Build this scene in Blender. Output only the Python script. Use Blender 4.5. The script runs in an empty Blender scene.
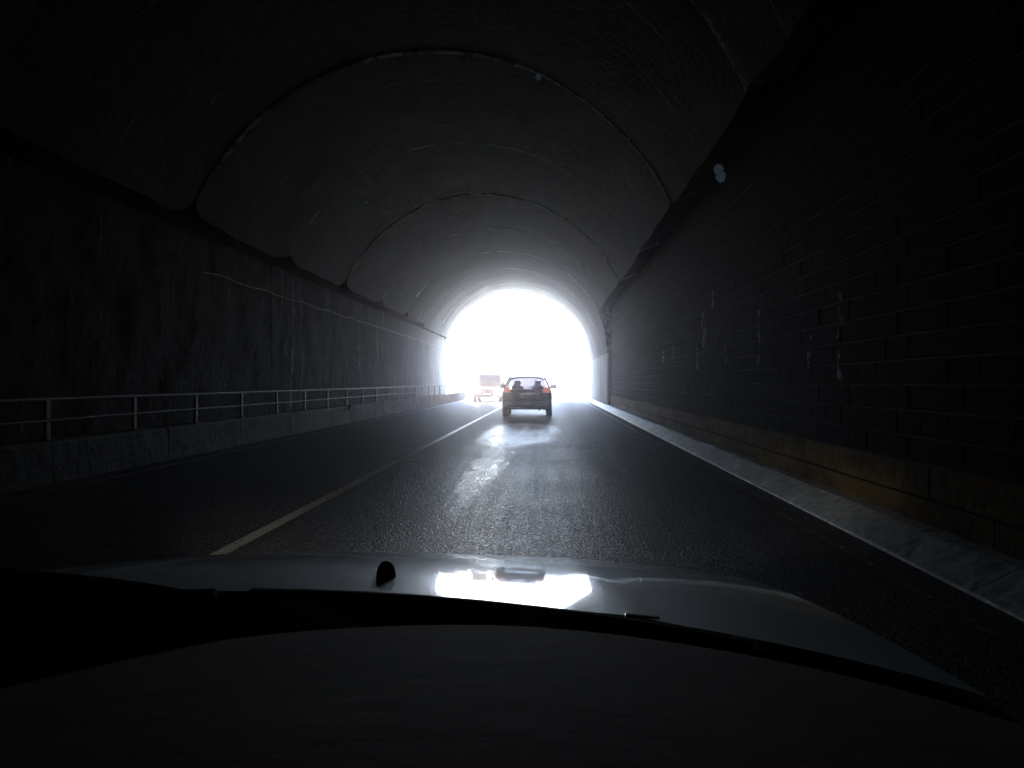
import bpy, bmesh, math, random
from mathutils import Vector, noise, Matrix

R = math.radians
random.seed(7)
scn = bpy.context.scene
col = scn.collection

# ------------------------------------------------------------------ camera
EYE = 1.25
cam_d = bpy.data.cameras.new('camera')
cam = bpy.data.objects.new('camera', cam_d)
col.objects.link(cam)
cam.location = (0, 0, EYE)
cam.rotation_euler = (R(90 - 0.14), 0, R(2.72))
cam_d.sensor_width = 36
cam_d.lens = 28.1
cam_d.clip_start = 0.05
cam_d.clip_end = 4000
scn.camera = cam

# ------------------------------------------------------------------ sky, sun, exposure
SUN_EL, SUN_AZ = 66, -28          # degrees; azimuth from +Y (driving direction), negative = left
w = bpy.data.worlds.new('World'); scn.world = w; w.use_nodes = True
nt = w.node_tree; nt.nodes.clear()
sky = nt.nodes.new('ShaderNodeTexSky'); sky.sky_type = 'NISHITA'; sky.sun_disc = False
sky.sun_elevation = R(SUN_EL); sky.sun_rotation = R(SUN_AZ)
sky.air_density = 1.0; sky.dust_density = 1.3
bg = nt.nodes.new('ShaderNodeBackground'); bg.inputs[1].default_value = 0.15
wo = nt.nodes.new('ShaderNodeOutputWorld')
nt.links.new(sky.outputs[0], bg.inputs[0]); nt.links.new(bg.outputs[0], wo.inputs[0])

sd = bpy.data.lights.new('sun', 'SUN'); sd.energy = 5.0; sd.angle = R(0.5); sd.color = (1, .97, .93)
sun = bpy.data.objects.new('sun', sd); col.objects.link(sun)
az, el = R(SUN_AZ), R(SUN_EL)
to_sun = Vector((math.sin(az) * math.cos(el), math.cos(az) * math.cos(el), math.sin(el)))
sun.rotation_euler = to_sun.to_track_quat('Z', 'Y').to_euler()
sun.location = (0, 80, 40)

vs = scn.view_settings
vs.view_transform = 'Standard'; vs.look = 'None'; vs.exposure = 4.1; vs.gamma = 1.0
vs.use_curve_mapping = False
cy = scn.cycles
cy.use_denoising = True
cy.use_guiding = True
cy.use_surface_guiding = True
cy.use_volume_guiding = True
cy.max_bounces = 7; cy.diffuse_bounces = 5; cy.glossy_bounces = 5; cy.transparent_max_bounces = 12
cy.volume_bounces = 1
cy.use_adaptive_sampling = True; cy.adaptive_threshold = .01
cy.use_light_tree = False
cy.time_limit = 900
cy.sample_clamp_indirect = 30

# ------------------------------------------------------------------ materials
def newmat(name):
    m = bpy.data.materials.new(name); m.use_nodes = True
    t = m.node_tree; b = t.nodes['Principled BSDF']
    return m, t, b

def N(t, kind, **kw):
    n = t.nodes.new(kind)
    for k, v in kw.items():
        if k.startswith('i_'):
            n.inputs[k[2:].replace('_', ' ')].default_value = v
        else:
            setattr(n, k, v)
    return n

def L(t, a, b): t.links.new(a, b)

def plain(name, c, rough=.5, metal=0., coat=0., emit=None, es=0.):
    m, t, b = newmat(name)
    b.inputs['Base Color'].default_value = (*c, 1); b.inputs['Roughness'].default_value = rough
    b.inputs['Metallic'].default_value = metal; b.inputs['Coat Weight'].default_value = coat
    b.inputs['Coat Roughness'].default_value = .04
    if emit:
        b.inputs['Emission Color'].default_value = (*emit, 1); b.inputs['Emission Strength'].default_value = es
    # faint uneven grime in the gloss so nothing is perfectly uniform
    g = N(t, 'ShaderNodeTexCoord'); n = N(t, 'ShaderNodeTexNoise', i_Scale=9., i_Detail=5.)
    mr = N(t, 'ShaderNodeMapRange'); mr.inputs['To Min'].default_value = max(0, rough - .08); mr.inputs['To Max'].default_value = min(1, rough + .12)
    L(t, g.outputs['Object'], n.inputs['Vector']); L(t, n.outputs['Fac'], mr.inputs['Value']); L(t, mr.outputs[0], b.inputs['Roughness'])
    return m

def ramp(t, src, stops):
    r = N(t, 'ShaderNodeValToRGB'); e = r.color_ramp.elements
    while len(e) < len(stops): e.new(.5)
    for x, (p, c) in zip(e, stops):
        x.position = p; x.color = (*c, 1) if len(c) == 3 else c
    L(t, src, r.inputs[0]); return r

def mix(t, fac, a, b):
    n = N(t, 'ShaderNodeMix', data_type='RGBA')
    if hasattr(fac, 'is_linked'): L(t, fac, n.inputs[0])
    else: n.inputs[0].default_value = fac
    for s, v in ((n.inputs[6], a), (n.inputs[7], b)):
        if hasattr(v, 'is_linked'): L(t, v, s)
        else: s.default_value = (*v, 1)
    return n.outputs[2]

def math_(t, op, a, b=None, c=None, clamp=False):
    n = N(t, 'ShaderNodeMath', operation=op, use_clamp=clamp)
    for s, v in zip(n.inputs, (a, b, c)):
        if v is None: continue
        if hasattr(v, 'is_linked'): L(t, v, s)
        else: s.default_value = v
    return n.outputs[0]

def concrete(name, dark, light, rough=.85, streak=(1.2, 1.2, .25), scale=1.2, bump=.35, calcite=None, spec=.25, arcs=0., exit_lit=None, bd=.05, grit=.45):
    """mottled, streaked concrete; calcite = 'joint' adds pale lime at a ring's joints, 'drip' pale runs"""
    m, t, b = newmat(name)
    geo = N(t, 'ShaderNodeNewGeometry'); pos = geo.outputs['Position']
    mp = N(t, 'ShaderNodeMapping'); mp.inputs['Scale'].default_value = streak; L(t, pos, mp.inputs[0])
    n1 = N(t, 'ShaderNodeTexNoise', i_Scale=scale, i_Detail=8., i_Roughness=.65); L(t, mp.outputs[0], n1.inputs['Vector'])
    n2 = N(t, 'ShaderNodeTexNoise', i_Scale=11., i_Detail=9., i_Roughness=.85); L(t, pos, n2.inputs['Vector'])
    r1 = ramp(t, n1.outputs['Fac'], [(.32, dark), (.68, light)])
    r2 = ramp(t, n2.outputs['Fac'], [(.3, (1 - grit,) * 3), (.52, (1, 1, 1)), (.72, (1 + 2 * grit,) * 3)])
    mul = N(t, 'ShaderNodeMix', data_type='RGBA', blend_type='MULTIPLY'); mul.inputs[0].default_value = 1
    L(t, r1.outputs[0], mul.inputs[6]); L(t, r2.outputs[0], mul.inputs[7])
    c = mul.outputs[2]
    if exit_lit:     # exit light put into the colour, paler towards the portal: (start y, end y, clean colour)
        y0, y1, cc = exit_lit
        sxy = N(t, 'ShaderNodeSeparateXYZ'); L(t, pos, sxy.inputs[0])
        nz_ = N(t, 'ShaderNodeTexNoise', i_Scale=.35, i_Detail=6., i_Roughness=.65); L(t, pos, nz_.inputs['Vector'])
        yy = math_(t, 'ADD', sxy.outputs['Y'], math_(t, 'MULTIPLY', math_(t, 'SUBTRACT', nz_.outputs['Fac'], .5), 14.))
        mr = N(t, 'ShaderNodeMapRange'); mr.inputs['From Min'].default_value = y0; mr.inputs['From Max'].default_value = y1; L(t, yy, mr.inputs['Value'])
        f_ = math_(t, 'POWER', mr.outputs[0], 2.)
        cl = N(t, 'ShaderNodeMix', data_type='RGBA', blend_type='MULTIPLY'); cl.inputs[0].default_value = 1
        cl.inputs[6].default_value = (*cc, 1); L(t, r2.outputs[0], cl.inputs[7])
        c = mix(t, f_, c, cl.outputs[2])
    if arcs:      # faint formwork bands running round the vault
        mpa = N(t, 'ShaderNodeMapping'); mpa.inputs['Scale'].default_value = (.18, 3.2, .18); L(t, pos, mpa.inputs[0])
        na = N(t, 'ShaderNodeTexNoise', i_Scale=1.5, i_Detail=6., i_Roughness=.7); L(t, mpa.outputs[0], na.inputs['Vector'])
        ra = ramp(t, na.outputs['Fac'], [(.3, (1 - arcs,) * 3), (.7, (1 + arcs,) * 3)])
        mu2 = N(t, 'ShaderNodeMix', data_type='RGBA', blend_type='MULTIPLY'); mu2.inputs[0].default_value = 1
        L(t, c, mu2.inputs[6]); L(t, ra.outputs[0], mu2.inputs[7]); c = mu2.outputs[2]
        tco = N(t, 'ShaderNodeTexCoord'); so = N(t, 'ShaderNodeSeparateXYZ'); L(t, tco.outputs['Object'], so.inputs[0])
        ml = math_(t, 'LESS_THAN', math_(t, 'MODULO', so.outputs['Y'], 1.447), .035)
        nl = N(t, 'ShaderNodeTexNoise', i_Scale=1.1, i_Detail=5., i_Roughness=.7); L(t, pos, nl.inputs['Vector'])
        pale = ramp(t, nl.outputs['Fac'], [(.48, (0, 0, 0)), (.6, (.45, .45, .45))]).outputs[0]
        c = mix(t, math_(t, 'MULTIPLY', ml, pale), c, (.3, .31, .31))
    if calcite:
        tc = N(t, 'ShaderNodeTexCoord'); sx = N(t, 'ShaderNodeSeparateXYZ'); L(t, tc.outputs['Object'], sx.inputs[0])
        n3 = N(t, 'ShaderNodeTexNoise', i_Scale=.55, i_Detail=3.); L(t, pos, n3.inputs['Vector'])
        n4 = N(t, 'ShaderNodeTexNoise', i_Scale=5., i_Detail=5., i_Roughness=.75); L(t, pos, n4.inputs['Vector'])
        if calcite == 'joint':
            e = math_(t, 'LESS_THAN', sx.outputs['Y'], .16)
            side_ = math_(t, 'MULTIPLY', math_(t, 'GREATER_THAN', sx.outputs['X'], -.2), .13)
            big = ramp(t, math_(t, 'ADD', n3.outputs['Fac'], math_(t, 'SUBTRACT', side_, .05)), [(.46, (0, 0, 0)), (.54, (1, 1, 1))]).outputs[0]
        else:
            n5 = N(t, 'ShaderNodeTexNoise', i_Scale=1.6, i_Detail=4., i_Roughness=.6)
            mp5 = N(t, 'ShaderNodeMapping'); mp5.inputs['Scale'].default_value = (1, 1.6, .12); L(t, pos, mp5.inputs[0]); L(t, mp5.outputs[0], n5.inputs['Vector'])
            e = ramp(t, n5.outputs['Fac'], [(.6, (0, 0, 0)), (.72, (1, 1, 1))]).outputs[0]
            big = ramp(t, n3.outputs['Fac'], [(.4, (0, 0, 0)), (.6, (1, 1, 1))]).outputs[0]
        fine = ramp(t, n4.outputs['Fac'], [(.4, (0, 0, 0)), (.58, (1, 1, 1))]).outputs[0]
        f = math_(t, 'MULTIPLY', math_(t, 'MULTIPLY', e, big), fine)
        f = math_(t, 'MULTIPLY', f, .85)
        c = mix(t, f, c, (.75, .77, .77))
    L(t, c, b.inputs['Base Color']); b.inputs['Roughness'].default_value = rough
    b.inputs['Specular IOR Level'].default_value = spec
    bp = N(t, 'ShaderNodeBump', i_Strength=bump, i_Distance=bd)
    nb = N(t, 'ShaderNodeTexNoise', i_Scale=6., i_Detail=9., i_Roughness=.65); L(t, pos, nb.inputs['Vector'])
    L(t, nb.outputs['Fac'], bp.inputs['Height']); L(t, bp.outputs[0], b.inputs['Normal'])
    return m

M = {}
M['vault'] = concrete('sooty vault concrete', (.004, .0043, .0047), (.031, .0325, .0335), streak=(1, .5, 1), calcite='joint', arcs=.7, exit_lit=(35, 58, (.5, .5, .5)), bump=.8, bd=.09, spec=.06, grit=.85)
M['wallL'] = concrete('stained wall concrete', (.003, .0032, .0035), (.04, .042, .0435), calcite='drip', scale=2.2, streak=(1.2, 1.2, .35), exit_lit=(30, 58, (.5, .5, .5)), bump=.9, bd=.09, spec=.05, grit=.9)
M['liningR'] = concrete('pale lining concrete', (.12, .12, .12), (.3, .3, .3), calcite='drip', exit_lit=(36, 58, (.45, .45, .45)))
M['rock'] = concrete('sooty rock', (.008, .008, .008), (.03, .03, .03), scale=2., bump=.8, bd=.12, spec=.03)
M['barrier'] = concrete('grey barrier concrete', (.03, .031, .03), (.13, .134, .13), streak=(1, .6, 1), scale=1.8, rough=.8, spec=.1, bump=.8, grit=.8)
M['kerb'] = concrete('pale kerb concrete', (.4, .41, .41), (.78, .79, .78), rough=.5, spec=.45, streak=(1, .8, 1), scale=1.6, bump=.4, grit=.6)
M['walk'] = concrete('walkway concrete', (.08, .08, .08), (.17, .17, .17))
M['mortar'] = concrete('pale mortar', (.006, .006, .006), (.13, .134, .138), scale=1.1, streak=(1, .5, 1.), spec=.1)
M['portal'] = concrete('portal concrete', (.3, .3, .29), (.45, .44, .42))

def block_mat():
    m, t, b = newmat('sooty stone block')
    geo = N(t, 'ShaderNodeNewGeometry'); pos = geo.outputs['Position']
    oi = N(t, 'ShaderNodeObjectInfo')
    n1 = N(t, 'ShaderNodeTexNoise', i_Scale=1.7, i_Detail=7., i_Roughness=.65); L(t, pos, n1.inputs['Vector'])
    c = ramp(t, n1.outputs['Fac'], [(.3, (.004, .0042, .0046)), (.72, (.019, .0195, .02))]).outputs[0]
    ng = N(t, 'ShaderNodeTexNoise', i_Scale=18., i_Detail=9., i_Roughness=.85); L(t, pos, ng.inputs['Vector'])
    rg = ramp(t, ng.outputs['Fac'], [(.32, (.15, .15, .15)), (.52, (1, 1, 1)), (.7, (3, 3, 3))])
    mg = N(t, 'ShaderNodeMix', data_type='RGBA', blend_type='MULTIPLY'); mg.inputs[0].default_value = 1
    L(t, c, mg.inputs[6]); L(t, rg.outputs[0], mg.inputs[7]); c = mg.outputs[2]
    sp = N(t, 'ShaderNodeSeparateXYZ'); L(t, pos, sp.inputs[0])
    nn = N(t, 'ShaderNodeTexNoise', i_Scale=7., i_Detail=4., i_Roughness=.7); L(t, pos, nn.inputs['Vector'])
    thr = ramp(t, nn.outputs['Fac'], [(.5, (0, 0, 0)), (.6, (1, 1, 1))]).outputs[0]
    nwy = N(t, 'ShaderNodeTexNoise', i_Scale=2.6, i_Detail=3.); L(t, pos, nwy.inputs['Vector'])
    wy = math_(t, 'MULTIPLY', math_(t, 'SUBTRACT', nwy.outputs['Fac'], .5), .5)
    tot = None
    # lime runs weeping from single joints: (y, half width, z low, z high)
    for (y, hw, z0, z1) in ((8.15, .06, 1.2, 2.15), (9.1, .04, 1.35, 1.85), (11.25, .07, 1.5, 2.25), (13.4, .06, 1.55, 2.05),
                            (15.2, .16, 1.9, 2.6), (15.9, .09, 1.5, 2.1), (18.9, .1, 1.7, 2.1), (20.6, .09, 1.75, 2.2), (14.4, .05, 2.5, 2.9)):
        a = math_(t, 'ABSOLUTE', math_(t, 'SUBTRACT', math_(t, 'ADD', sp.outputs['Y'], wy), y))
        a = math_(t, 'LESS_THAN', a, hw)
        zc, zh = (z0 + z1) / 2, (z1 - z0) / 2
        d = math_(t, 'LESS_THAN', math_(t, 'ABSOLUTE', math_(t, 'SUBTRACT', sp.outputs['Z'], zc)), zh)
        f = math_(t, 'MULTIPLY', a, d)
        tot = f if tot is None else math_(t, 'ADD', tot, f)
    tot = math_(t, 'MULTIPLY', math_(t, 'MULTIPLY', tot, thr, clamp=True), .9)
    c = mix(t, tot, c, (.8, .83, .84))
    L(t, c, b.inputs['Base Color']); b.inputs['Roughness'].default_value = .85
    b.inputs['Specular IOR Level'].default_value = .02
    bp = N(t, 'ShaderNodeBump', i_Strength=.8, i_Distance=.03)
    nb = N(t, 'ShaderNodeTexNoise', i_Scale=14., i_Detail=8., i_Roughness=.7); L(t, pos, nb.inputs['Vector'])
    L(t, nb.outputs['Fac'], bp.inputs['Height']); L(t, bp.outputs[0], b.inputs['Normal'])
    return m
M['block'] = block_mat()
M['ochre'] = concrete('ochre stained plinth', (.035, .026, .014), (.34, .22, .075), scale=1.4, streak=(1, .5, 1.5), spec=.05)

def road_mat():
    m, t, b = newmat('damp asphalt')
    geo = N(t, 'ShaderNodeNewGeometry'); pos = geo.outputs['Position']
    sp = N(t, 'ShaderNodeSeparateXYZ'); L(t, pos, sp.inputs[0])
    n1 = N(t, 'ShaderNodeTexNoise', i_Scale=.5, i_Detail=6., i_Roughness=.6); L(t, pos, n1.inputs['Vector'])
    n2 = N(t, 'ShaderNodeTexVoronoi', i_Scale=75.); L(t, pos, n2.inputs['Vector'])
    chip = N(t, 'ShaderNodeSeparateColor'); L(t, n2.outputs['Color'], chip.inputs[0])
    c1 = ramp(t, n1.outputs['Fac'], [(.3, (.035, .035, .036)), (.7, (.062, .062, .062))]).outputs[0]
    c2 = ramp(t, chip.outputs[0], [(.1, (.35, .35, .35)), (.6, (1.0, 1.0, 1.0)), (.88, (1.6, 1.6, 1.6)), (.97, (6., 6., 6.))]).outputs[0]
    mu = N(t, 'ShaderNodeMix', data_type='RGBA', blend_type='MULTIPLY'); mu.inputs[0].default_value = 1
    L(t, c1, mu.inputs[6]); L(t, c2, mu.inputs[7])
    # polished, damp patch along the lane between the wheel tracks, its edge broken by noise
    nw = N(t, 'ShaderNodeTexNoise', i_Scale=1.4, i_Detail=12., i_Roughness=.8)
    mpw = N(t, 'ShaderNodeMapping'); mpw.inputs['Scale'].default_value = (1, .18, 1); L(t, pos, mpw.inputs[0]); L(t, mpw.outputs[0], nw.inputs['Vector'])
    wob = math_(t, 'MULTIPLY', math_(t, 'SUBTRACT', nw.outputs['Fac'], .5), 1.6)
    xx = math_(t, 'ADD', sp.outputs['X'], wob)
    def blob(x0, hx, y0, hy):
        a = math_(t, 'DIVIDE', math_(t, 'SUBTRACT', xx, x0), hx)
        q = math_(t, 'DIVIDE', math_(t, 'SUBTRACT', math_(t, 'ADD', sp.outputs['Y'], math_(t, 'MULTIPLY', wob, 2.)), y0), hy)
        d = math_(t, 'ADD', math_(t, 'MULTIPLY', a, a), math_(t, 'MULTIPLY', q, q))
        return math_(t, 'MULTIPLY', math_(t, 'SUBTRACT', 1.15, d), 2., clamp=True)
    wet = math_(t, 'MAXIMUM', blob(-.75, .95, 20.0, 4.8), math_(t, 'MULTIPLY', blob(-.9, .22, 12.5, 5.4), .5))
    
    ro = N(t, 'ShaderNodeMapRange'); ro.inputs['To Min'].default_value = .5; ro.inputs['To Max'].default_value = .66
    L(t, n1.outputs['Fac'], ro.inputs['Value'])
    rw = math_(t, 'SUBTRACT', ro.outputs[0], math_(t, 'MULTIPLY', wet, .14))
    # polished, streaky running lane
    ax = math_(t, 'DIVIDE', math_(t, 'ADD', sp.outputs['X'], .55), 1.35)
    trk = math_(t, 'SUBTRACT', 1., math_(t, 'MULTIPLY', ax, ax), clamp=True)
    mps = N(t, 'ShaderNodeMapping'); mps.inputs['Scale'].default_value = (5., .12, 1); L(t, pos, mps.inputs[0])
    nst = N(t, 'ShaderNodeTexNoise', i_Scale=1.3, i_Detail=6., i_Roughness=.7); L(t, mps.outputs[0], nst.inputs['Vector'])
    trk = math_(t, 'MULTIPLY', trk, math_(t, 'MULTIPLY', nst.outputs['Fac'], 1.8))
    rw = math_(t, 'SUBTRACT', rw, math_(t, 'MULTIPLY', trk, .13))
    rw = math_(t, 'ADD', rw, math_(t, 'MULTIPLY', math_(t, 'SUBTRACT', .5, chip.outputs[1]), .3))
    L(t, rw, b.inputs['Roughness'])
    L(t, mix(t, math_(t, 'MULTIPLY', wet, .22), mu.outputs[2], (.11, .112, .115)), b.inputs['Base Color'])
    L(t, math_(t, 'ADD', math_(t, 'ADD', math_(t, 'MULTIPLY', wet, .22), math_(t, 'MULTIPLY', trk, .1)), .13), b.inputs['Specular IOR Level'])
    bp = N(t, 'ShaderNodeBump', i_Distance=.008)
    L(t, math_(t, 'SUBTRACT', 1., math_(t, 'MULTIPLY', wet, .5)), bp.inputs['Strength'])
    nb = N(t, 'ShaderNodeTexVoronoi', i_Scale=60.); L(t, pos, nb.inputs['Vector'])
    L(t, nb.outputs['Distance'], bp.inputs['Height']); L(t, bp.outputs[0], b.inputs['Normal'])
    return m
M['road'] = road_mat()

def paint_mat(wear=0.):
    m, t, b = newmat('worn road paint')
    geo = N(t, 'ShaderNodeNewGeometry')
    n = N(t, 'ShaderNodeTexNoise', i_Scale=18., i_Detail=7., i_Roughness=.75); L(t, geo.outputs['Position'], n.inputs['Vector'])
    n2 = N(t, 'ShaderNodeTexNoise', i_Scale=.9, i_Detail=4.); L(t, geo.outputs['Position'], n2.inputs['Vector'])
    s = math_(t, 'ADD', n.outputs['Fac'], math_(t, 'MULTIPLY', math_(t, 'SUBTRACT', n2.outputs['Fac'], .5), .5))
    r = ramp(t, s, [(.36 + wear, (.05, .05, .049)), (.46 + wear, (.6, .58, .5)), (.75, (.78, .75, .66))])
    L(t, r.outputs[0], b.inputs['Base Color']); b.inputs['Roughness'].default_value = .42
    return m
M['paint'] = paint_mat(); M['paint_worn'] = paint_mat(.14)
def ground_mat():
    m, t, b = newmat('dry verge')
    geo = N(t, 'ShaderNodeNewGeometry')
    n = N(t, 'ShaderNodeTexNoise', i_Scale=.6, i_Detail=9., i_Roughness=.7); L(t, geo.outputs['Position'], n.inputs['Vector'])
    r = ramp(t, n.outputs['Fac'], [(.35, (.06, .1, .04)), (.5, (.16, .18, .12)), (.68, (.28, .28, .24))])
    L(t, r.outputs[0], b.inputs['Base Color']); b.inputs['Roughness'].default_value = .95
    return m
M['ground'] = ground_mat()

M['steel'] = plain('dull galvanised steel', (.12, .123, .126), .6, .5)
M['dark_steel'] = plain('dark painted steel', (.05, .05, .05), .55, .2)
M['cable'] = plain('pale cable sheath', (.34, .34, .34), .6)
M['car_dark'] = plain('dark plum car paint', (.034, .018, .06), .35, .3, 1.)
M['car_red'] = plain('dark grey van paint', (.06, .06, .065), .32, .4, 1.)
M['hood'] = plain('silver grey hood paint', (.62, .75, .82), .58, .95, 1.)
M['black_plastic'] = plain('black plastic', (.015, .015, .015), .6)
M['rubber'] = plain('tyre rubber', (.02, .02, .02), .85)
M['alloy'] = plain('alloy rim', (.45, .45, .46), .35, .9)
M['chrome'] = plain('chrome', (.7, .7, .7), .15, 1.)
M['silver_trim'] = plain('silver bumper trim', (.4, .4, .38), .4, .5)
M['seat'] = plain('dark seat cloth', (.02, .02, .022), .9)
M['plate'] = plain('white number plate', (.7, .7, .66), .45)
M['tail_lit'] = plain('lit tail lamp', (.3, .05, .03), .25, 0, 1., (1., .3, .16), .022)
M['reflector'] = plain('red reflector', (.6, .03, .05), .2, 0, 1., (1, .05, .08), .012)  # weak emission stands in for light thrown back by the reflector
M['head_lit'] = plain('lit headlamp', (.8, .8, .75), .15, 0, 1., (1, .87, .68), 80.)
M['white'] = plain('white plastic', (.75, .76, .78), .5)
M['dash'] = concrete('grained dashboard', (.0002, .0002, .0002), (.012, .011, .0092), rough=.9, streak=(1, 1, 1), scale=3.5, bump=.3, bd=.02, grit=.7, spec=.1)
M['gloss_black'] = plain('black cowl', (.008, .008, .008), .65)

def glass_mat():
    m = bpy.data.materials.new('tinted car glass'); m.use_nodes = True; t = m.node_tree
    t.nodes.remove(t.nodes['Principled BSDF']); o = t.nodes['Material Output']
    tr = N(t, 'ShaderNodeBsdfTransparent'); tr.inputs[0].default_value = (.4, .39, .43, 1)
    gl = N(t, 'ShaderNodeBsdfGlossy'); gl.inputs['Roughness'].default_value = .03
    lw = N(t, 'ShaderNodeLayerWeight'); fr_ = math_(t, 'ADD', math_(t, 'MULTIPLY', math_(t, 'POWER', lw.outputs['Facing'], 4.), .5), .04); mx = N(t, 'ShaderNodeMixShader')
    L(t, fr_, mx.inputs[0]); L(t, tr.outputs[0], mx.inputs[1]); L(t, gl.outputs[0], mx.inputs[2]); L(t, mx.outputs[0], o.inputs[0])
    return m
M['glass'] = glass_mat()

# ------------------------------------------------------------------ mesh helpers
def obj(name, verts, faces, mat, parent=None, loc=(0, 0, 0), smooth=False, mats=None):
    me = bpy.data.meshes.new(name); me.from_pydata([tuple(v) for v in verts], [], faces)
    bm = bmesh.new(); bm.from_mesh(me); bmesh.ops.recalc_face_normals(bm, faces=bm.faces); bm.to_mesh(me); bm.free()
    me.materials.append(mat)
    if smooth:
        for p in me.polygons: p.use_smooth = True
    o = bpy.data.objects.new(name, me); col.objects.link(o); o.location = loc
    if parent: o.parent = parent
    return o

def empty(name, loc=(0, 0, 0), rz=0):
    o = bpy.data.objects.new(name, None); col.objects.link(o); o.location = loc; o.rotation_euler.z = rz
    o.empty_display_size = .2
    return o

def tag(o, label=None, cat=None, group=None, kind=None):
    if label: o['label'] = label
    if cat: o['category'] = cat
    if group: o['group'] = group
    if kind: o['kind'] = kind
    return o

class MB:
    def __init__(s): s.v, s.f = [], []
    def add(s, v, f):
        k = len(s.v); s.v += [Vector(p) for p in v]; s.f += [tuple(i + k for i in q) for q in f]; return s
    def box(s, a, b, ch=0.):
        x0, y0, z0 = a; x1, y1, z1 = b
        if ch <= 0:
            return s.add([(x0, y0, z0), (x1, y0, z0), (x1, y1, z0), (x0, y1, z0), (x0, y0, z1), (x1, y0, z1), (x1, y1, z1), (x0, y1, z1)],
                         [(3, 2, 1, 0), (4, 5, 6, 7), (0, 1, 5, 4), (1, 2, 6, 5), (2, 3, 7, 6), (3, 0, 4, 7)])
        bm = bmesh.new(); bmesh.ops.create_cube(bm, size=1)
        for v in bm.verts:
            v.co = Vector((x0 + (v.co.x + .5) * (x1 - x0), y0 + (v.co.y + .5) * (y1 - y0), z0 + (v.co.z + .5) * (z1 - z0)))
        bmesh.ops.bevel(bm, geom=list(bm.edges), offset=ch, segments=2, affect='EDGES', profile=.5)
        bm.verts.index_update()
        s.add([v.co.copy() for v in bm.verts], [tuple(v.index for v in f.verts) for f in bm.faces]); bm.free(); return s
    def tube(s, pts, r, n=8, cap=True):
        pts = [Vector(p) for p in pts]; k = len(s.v)
        for i, p in enumerate(pts):
            d = (pts[min(i + 1, len(pts) - 1)] - pts[max(i - 1, 0)]).normalized()
            u = d.cross(Vector((0, 0, 1)));
            if u.length < 1e-3: u = Vector((1, 0, 0))
            u.normalize(); vv = u.cross(d)
            rr = r[i] if isinstance(r, (list, tuple)) else r
            for j in range(n):
                a = 2 * math.pi * j / n; s.v.append(p + u * math.cos(a) * rr + vv * math.sin(a) * rr)
        for i in range(len(pts) - 1):
            for j in range(n):
                s.f.append((k + i * n + j, k + i * n + (j + 1) % n, k + (i + 1) * n + (j + 1) % n, k + (i + 1) * n + j))
        if cap:
            s.f.append(tuple(k + j for j in range(n))); e = k + (len(pts) - 1) * n; s.f.append(tuple(e + j for j in range(n)))
        return s
    def lathe(s, prof, c, axis='x', n=28):
        """prof: list of (radius, offset along axis); closed loop surface"""
        k = len(s.v); m = len(prof)
        for j in range(n):
            a = 2 * math.pi * j / n
            for (r, o) in prof:
                s.v.append(Vector((c[0] + o, c[1] + r * math.cos(a), c[2] + r * math.sin(a))))
        for j in range(n):
            for i in range(m - 1):
                s.f.append((k + j * m + i, k + ((j + 1) % n) * m + i, k + ((j + 1) % n) * m + i + 1, k + j * m + i + 1))
        return s
    def grid(s, fn, nu, nv):
        k = len(s.v)
        for i in range(nu + 1):
            for j in range(nv + 1): s.v.append(Vector(fn(i / nu, j / nv)))
        for i in range(nu):
            for j in range(nv):
                a = k + i * (nv + 1) + j; s.f.append((a, a + nv + 1, a + nv + 2, a + 1))
        return s
    def quadbox(s, q, th):
        """a quad given thickness along its normal"""
        q = [Vector(p) for p in q]; n = (q[1] - q[0]).cross(q[3] - q[0]).normalized() * th
        return s.add(q + [p - n for p in q], [(0, 1, 2, 3), (7, 6, 5, 4), (0, 4, 5, 1), (1, 5, 6, 2), (2, 6, 7, 3), (3, 7, 4, 0)])
    def build(s, name, mat, parent=None, loc=(0, 0, 0), smooth=False):
        return obj(name, s.v, s.f, mat, parent, loc, smooth)

def autosmooth(o, ang=35):
    for p in o.data.polygons: p.use_smooth = True
    bm = bmesh.new(); bm.from_mesh(o.data)
    for e in bm.edges:
        if len(e.link_faces) == 2 and e.calc_face_angle(0) > R(ang): e.smooth = False
    bm.to_mesh(o.data); bm.free(); return o

def fbm(p, s=1., o=4): return noise.fractal(Vector(p) * s, 1., 2., o)

# ------------------------------------------------------------------ ground, road
Y_OUT, Y_IN = 55.6, -260.0
g = MB().grid(lambda u, v: (-700 + 1400 * u, -700 + 1400 * v, -.04), 4, 4).build('ground', M['ground']); tag(g, kind='structure')
road = MB().add([(-6.12, -690, 0), (2.49, -690, 0), (2.49, 690, 0), (-6.12, 690, 0)], [(0, 1, 2, 3)]).build('road', M['road']); tag(road, kind='structure')
MB().add([(-2.46, -600, .004), (-2.34, -600, .004), (-2.34, 600, .004), (-2.46, 600, .004)], [(0, 1, 2, 3)]).build('centre_line', M['paint'], road)
MB().add([(2.15, -600, .004), (2.22, -600, .004), (2.22, 600, .004), (2.15, 600, .004)], [(0, 1, 2, 3)]).build('edge_line', M['paint_worn'], road)
MB().add([(-5.75, -600, .004), (-5.65, -600, .004), (-5.65, 600, .004), (-5.75, 600, .004)], [(0, 1, 2, 3)]).build('edge_line', M['paint_worn'], road)

# ------------------------------------------------------------------ tunnel
CX, CZ, RI = -2.3, 2.5, 5.02
tun = empty('tunnel', (CX, 0, 0))
tag(tun, 'dark concrete road tunnel with arched vault rings and sooty side walls', 'tunnel')
def tloc(x, y, z): return (x - CX, y, z)

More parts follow.
